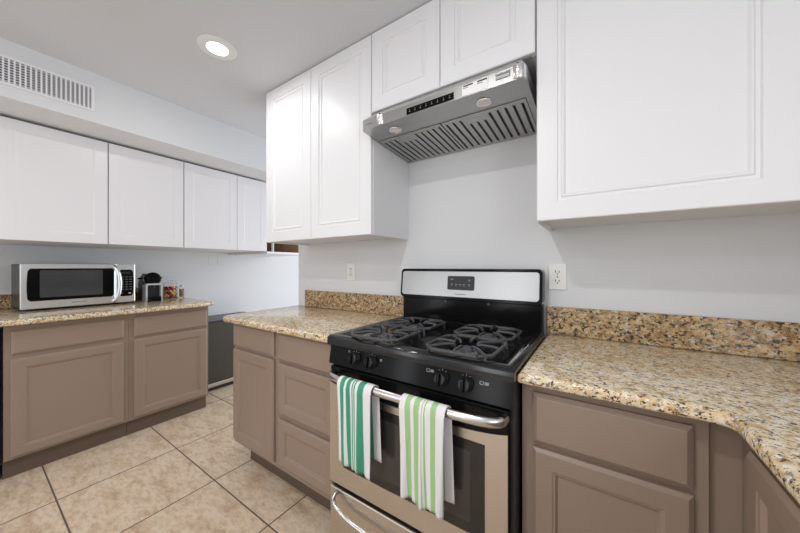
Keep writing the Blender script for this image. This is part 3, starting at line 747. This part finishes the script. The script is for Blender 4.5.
# ---------------------------------------------------------------- coffee machine
cxm, cym = -3.21, 0.930
K = thing('coffee_machine', 'small black and silver capsule coffee machine beside the microwave', 'coffee machine', (cxm, cym, ZT+0.0006))
z0 = ZT+0.001
bm = bmesh.new()   # body: side profile in (x,z)
prism(bm, [(-3.36, z0), (-3.20, z0), (-3.20, z0+0.165), (-3.19, z0+0.20), (-3.21, z0+0.232), (-3.26, z0+0.236), (-3.33, z0+0.205), (-3.37, z0+0.16)], lambda a, b: Vector((a, cym-0.054, b)), lambda a, b: Vector((a, cym+0.046, b)))
bmesh.ops.recalc_face_normals(bm, faces=bm.faces); bmesh.ops.bevel(bm, geom=bm.edges[:], offset=0.008, segments=3, profile=0.5, affect='EDGES')
obj('body', bm, 'machine', K, smooth=True)
bm = bmesh.new()   # silver U frame on the front
fr = [(cym-0.058, 0.0), (cym-0.046, 0.0), (cym-0.046, 0.128), (cym-0.040, 0.138), (cym+0.040, 0.138), (cym+0.046, 0.128), (cym+0.046, 0.0), (cym+0.058, 0.0), (cym+0.058, 0.135), (cym+0.048, 0.152), (cym-0.048, 0.152), (cym-0.058, 0.135)]
prism(bm, fr, lambda a, b: Vector((-3.245, a, z0+b)), lambda a, b: Vector((-3.155, a, z0+b)))
obj('silver_frame', bm, 'silver', K)
obj('recess_back', B(-3.199, -3.190, cym-0.0455, cym+0.0455, z0, z0+0.137), 'blackmat', K)
obj('drip_tray', B(-3.189, -3.125, cym-0.042, cym+0.042, z0, z0+0.040, bev=0.006), 'black', K)
bm = bmesh.new(); lathe(bm, (-3.24, cym, z0+0.184), [(0, 0), (0.052, 0), (0.056, 0.02), (0.056, 0.060), (0.050, 0.072), (0.040, 0.078), (0.036, 0.074), (0, 0.072)], axis=(1, 0, 0.12))
obj('brew_head', bm, 'black', K, smooth=True)
bm = bmesh.new(); lathe(bm, (-3.245, cym, z0+0.186), [(0.0575, 0.022), (0.060, 0.024), (0.060, 0.034), (0.0575, 0.036), (0.0575, 0.022)], axis=(1, 0, 0.12))
obj('head_ring', bm, 'silver', K, smooth=True)
obj('lever', tube(bmesh.new(), smooth_path([(-3.25, cym-0.082, z0+0.195), (-3.20, cym-0.066, z0+0.198), (-3.175, cym, z0+0.205), (-3.20, cym+0.066, z0+0.198), (-3.25, cym+0.078, z0+0.195)], 2), 0.007, 10), 'black', K, smooth=True)
obj('spout', cyl(bmesh.new(), (-3.172, cym, z0+0.137), (0, 0, -1), 0.012, 0.02, 16), 'blackmat', K)

# ---------------------------------------------------------------- jars
def jar(x, y, r, h, fill, label, lidmat, candies):
    t = thing('glass_jar', label, 'jar', (x, y, ZT+0.0006), 'small jars beside the coffee machine')
    zb = ZT+0.001; b = bmesh.new()
    lathe(b, (x, y, zb), [(0, 0), (r*0.92, 0), (r, 0.006), (r, h*0.78), (r*0.8, h*0.86), (r*0.76, h*0.86), (r*0.955, h*0.77), (r*0.955, 0.008), (r*0.88, 0.004), (0, 0.004)])
    obj('jar_glass', b, 'glass', t, smooth=True)
    b = bmesh.new(); lathe(b, (x, y, zb+h*0.861), [(0, 0), (r*0.84, 0), (r*0.84, h*0.06), (r*0.5, h*0.10), (r*0.16, h*0.11), (r*0.16, h*0.15), (0, h*0.16)])
    obj('lid', b, lidmat, t, smooth=True)
    if candies:
        cols = ('candy_red', 'candy_yellow', 'candy_purple', 'candy_cream')
        bms = [bmesh.new() for _ in cols]; rnd = random.Random(2); rc = 0.0115
        for k in range(6):
            zc = zb+0.018+k*0.0165
            for i in range(8):
                a = i*math.pi/4+k*0.4; rr = (r*0.93-rc)
                bmesh.ops.create_icosphere(bms[rnd.choice((0, 0, 1, 1, 2, 3))], subdivisions=2, radius=rc, matrix=Matrix.Translation((x+rr*math.cos(a), y+rr*math.sin(a), zc)))
            bmesh.ops.create_icosphere(bms[k % 4], subdivisions=2, radius=rc*1.4, matrix=Matrix.Translation((x, y, zc)))
        for b_, c_ in zip(bms, cols):
            o = obj('candies', b_, c_, t, smooth=True); o['kind'] = 'stuff'
    else:
        b = bmesh.new(); lathe(b, (x, y, zb+0.0045), [(0, 0), (r*0.86, 0), (r*0.93, 0.006), (r*0.93, h*fill), (0, h*fill)])
        obj('contents', b, 'amber', t, smooth=True)
    return t
jar(-3.38, 1.118, 0.054, 0.170, 0.7, 'round glass jar of colourful candy right of the coffee machine', 'glass', True)
jar(-3.34, 1.196, 0.0195, 0.120, 0.62, 'slim glass jar with amber contents at the counter end', 'lid', False)
jar(-3.42, 0.865, 0.040, 0.115, 0.55, 'jar with amber contents half hidden between microwave and coffee machine', 'lid', False)
